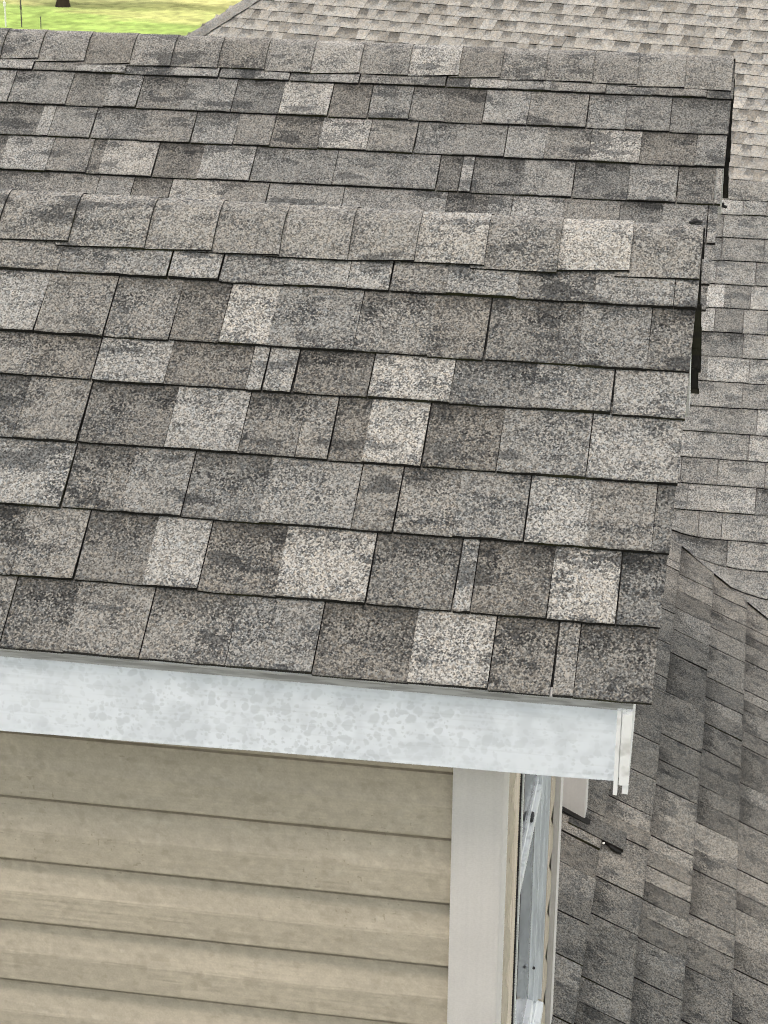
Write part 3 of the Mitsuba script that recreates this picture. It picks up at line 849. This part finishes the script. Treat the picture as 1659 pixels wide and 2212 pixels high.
# hip caps
hip_a, hip_b = npl.at(HU(-2.4), -2.4, 0.0), npl.at(HU(1.6), 1.6, 0.0)
hd = (hip_b - hip_a) / np.linalg.norm(hip_b - hip_a)
d1 = np.cross(npl.n, hd); d1 = d1 if d1 @ nx > 0 else -d1
fl_n = np.cross(A1 - A0, C1 - A0); fl_n /= np.linalg.norm(fl_n)
if fl_n[2] < 0: fl_n = -fl_n
d2 = np.cross(fl_n, hd); d2 = d2 if d2 @ nx < 0 else -d2
t = 0.0
while t < np.linalg.norm(hip_b - hip_a):
    tn = R4.choice('MMSD')
    m, uv = cap_mesh(hip_a, hd, d1, d2, t - 0.03, t + 0.30, 0.15, 0.15, NT[tn] * .85, 1, R4, h0=0.020, h1=0.034)
    add(NR + '__ridge_cap', m, 'shingle_pale', False, uv=uv)
    t += 0.30
inw = 0.4
wa = [A1 + nx * inw + back * inw, B1 - nx * inw + back * inw, Bb - nx * inw - back * inw, C1 + nx * inw - back * inw]
wv = np.array([[p[0], p[1], z] for z in (GROUND - 0.1, A1[2] - 0.02) for p in wa])
wf = []
for i in range(4):
    j = (i + 1) % 4
    wf += [(i, j, 4 + j), (i, 4 + j, 4 + i)]
add('neighbor_house__wall', trimesh.Trimesh(wv, wf, process=False), 'stucco')

# ---------------------------------------------------------------- things on the lawn
def lawn_at(px, py):
    """Where the sight line of a photo point meets the lawn."""
    d = (px - 829.5) / 4542.44 * (math.cos(ROLL) * rgt - math.sin(ROLL) * dwn) + (py - 1106) / 4542.44 * (math.sin(ROLL) * rgt + math.cos(ROLL) * dwn) + fwd
    t = (GROUND - CAM[2]) / d[2]
    return CAM + d * t


tb = (-17.63, 49.05)


def limb(points, radii, sides=10):
    p = np.array(points, float)
    t = np.gradient(p, axis=0); t /= np.linalg.norm(t, axis=1, keepdims=True)
    a = np.cross(t, [0.31, 0.9, 0.11]); a /= np.linalg.norm(a, axis=1, keepdims=True)
    b = np.cross(t, a)
    an = np.arange(sides) * 2 * math.pi / sides
    rr = np.array(radii)[:, None, None]
    v = p[:, None] + rr * (np.cos(an)[None, :, None] * a[:, None] + np.sin(an)[None, :, None] * b[:, None])
    f = []
    for i in range(len(p) - 1):
        for j in range(sides):
            k = (j + 1) % sides
            f += [(i * sides + j, i * sides + k, (i + 1) * sides + k), (i * sides + j, (i + 1) * sides + k, (i + 1) * sides + j)]
    return trimesh.Trimesh(v.reshape(-1, 3), np.array(f), process=False)


thing('tree', 'tree with a dark trunk standing on the lawn, cut off by the top edge', 'tree')
g = GROUND
rt = random.Random(9)
tm = [limb([(tb[0], tb[1], g - .1), (tb[0] + .01, tb[1], g + .12), (tb[0] + .03, tb[1], g + .5), (tb[0] + .02, tb[1], g + 1.4), (tb[0] + .08, tb[1] + .05, g + 2.4), (tb[0] + .05, tb[1], g + 3.4)], [.24, .17, .135, .12, .11, .09], 14)]
tips = []
for i in range(7):
    an = i * 0.9 + rt.uniform(-.3, .3)
    z0 = g + 2.0 + i * .2
    e = np.array([tb[0] + math.cos(an) * 1.5, tb[1] + math.sin(an) * 1.5, z0 + 1.5 + rt.uniform(0, .8)])
    mpt = np.array([tb[0] + math.cos(an) * .6, tb[1] + math.sin(an) * .6, z0 + .5])
    tm.append(limb([(tb[0] + .05, tb[1], z0), mpt, e], [.06, .04, .015], 7)); tips += [e, (mpt + e) / 2]
add('tree__trunk', cat(tm), 'bark', 40)
lr = np.random.default_rng(4)
N = 5000
ctr = np.array(tips)[lr.integers(0, len(tips), N)] + lr.normal(0, .45, (N, 3))
a = lr.normal(0, 1, (N, 3)); a /= np.linalg.norm(a, axis=1, keepdims=True)
b = np.cross(a, lr.normal(0, 1, (N, 3))); b /= np.linalg.norm(b, axis=1, keepdims=True)
L = .09
lv = np.stack([ctr - a * L, ctr + b * L * .45, ctr + a * L, ctr - b * L * .45], 1).reshape(-1, 3)
q = np.arange(N)[:, None] * 4
add('tree__crown', trimesh.Trimesh(lv, np.vstack([q + [0, 1, 2], q + [0, 2, 3]]), process=False), 'leaf')


def stake(key, px, py, rad, height, bsdf, label, cat_, collars=0):
    base = lawn_at(px, py)
    r = random.Random(int(px))
    hs = np.linspace(-.15, height, 9)
    m = [limb([(base[0] + r.uniform(-.2, .2) * rad + .004 * h, base[1], GROUND + h) for h in hs], [rad * r.uniform(.88, 1.1) for _ in hs], 8)]
    capm = trimesh.creation.icosphere(subdivisions=2, radius=rad * 1.25); capm.apply_translation((base[0] + .004 * height, base[1], GROUND + height)); m.append(capm)
    for k in range(collars):
        c = trimesh.creation.cylinder(radius=rad * 1.9, height=0.09, sections=10)
        c.apply_translation((base[0], base[1], GROUND + height * (0.35 + .2 * k))); m.append(c)
    thing(key, label, cat_)
    add(key + '__shaft', cat(m[:2]), bsdf, 40)
    for c in m[2:]: add(key + '__collar', c, bsdf, 40)


stake('white_pole', 12.5, 56, 0.020, 1.5, 'white_paint', 'thin white pole on the lawn at the far left edge', 'pole', 3)
stake('grey_stake', 47, 57, 0.015, 1.3, 'grey_wood', 'thin grey stake on the lawn right of the white pole', 'stake', 1)
stake('short_stake', 88.5, 60, 0.012, 0.26, 'grey_wood', 'short dark stake just behind the far ridge, between the taller grey stake and the tree', 'stake', 0)
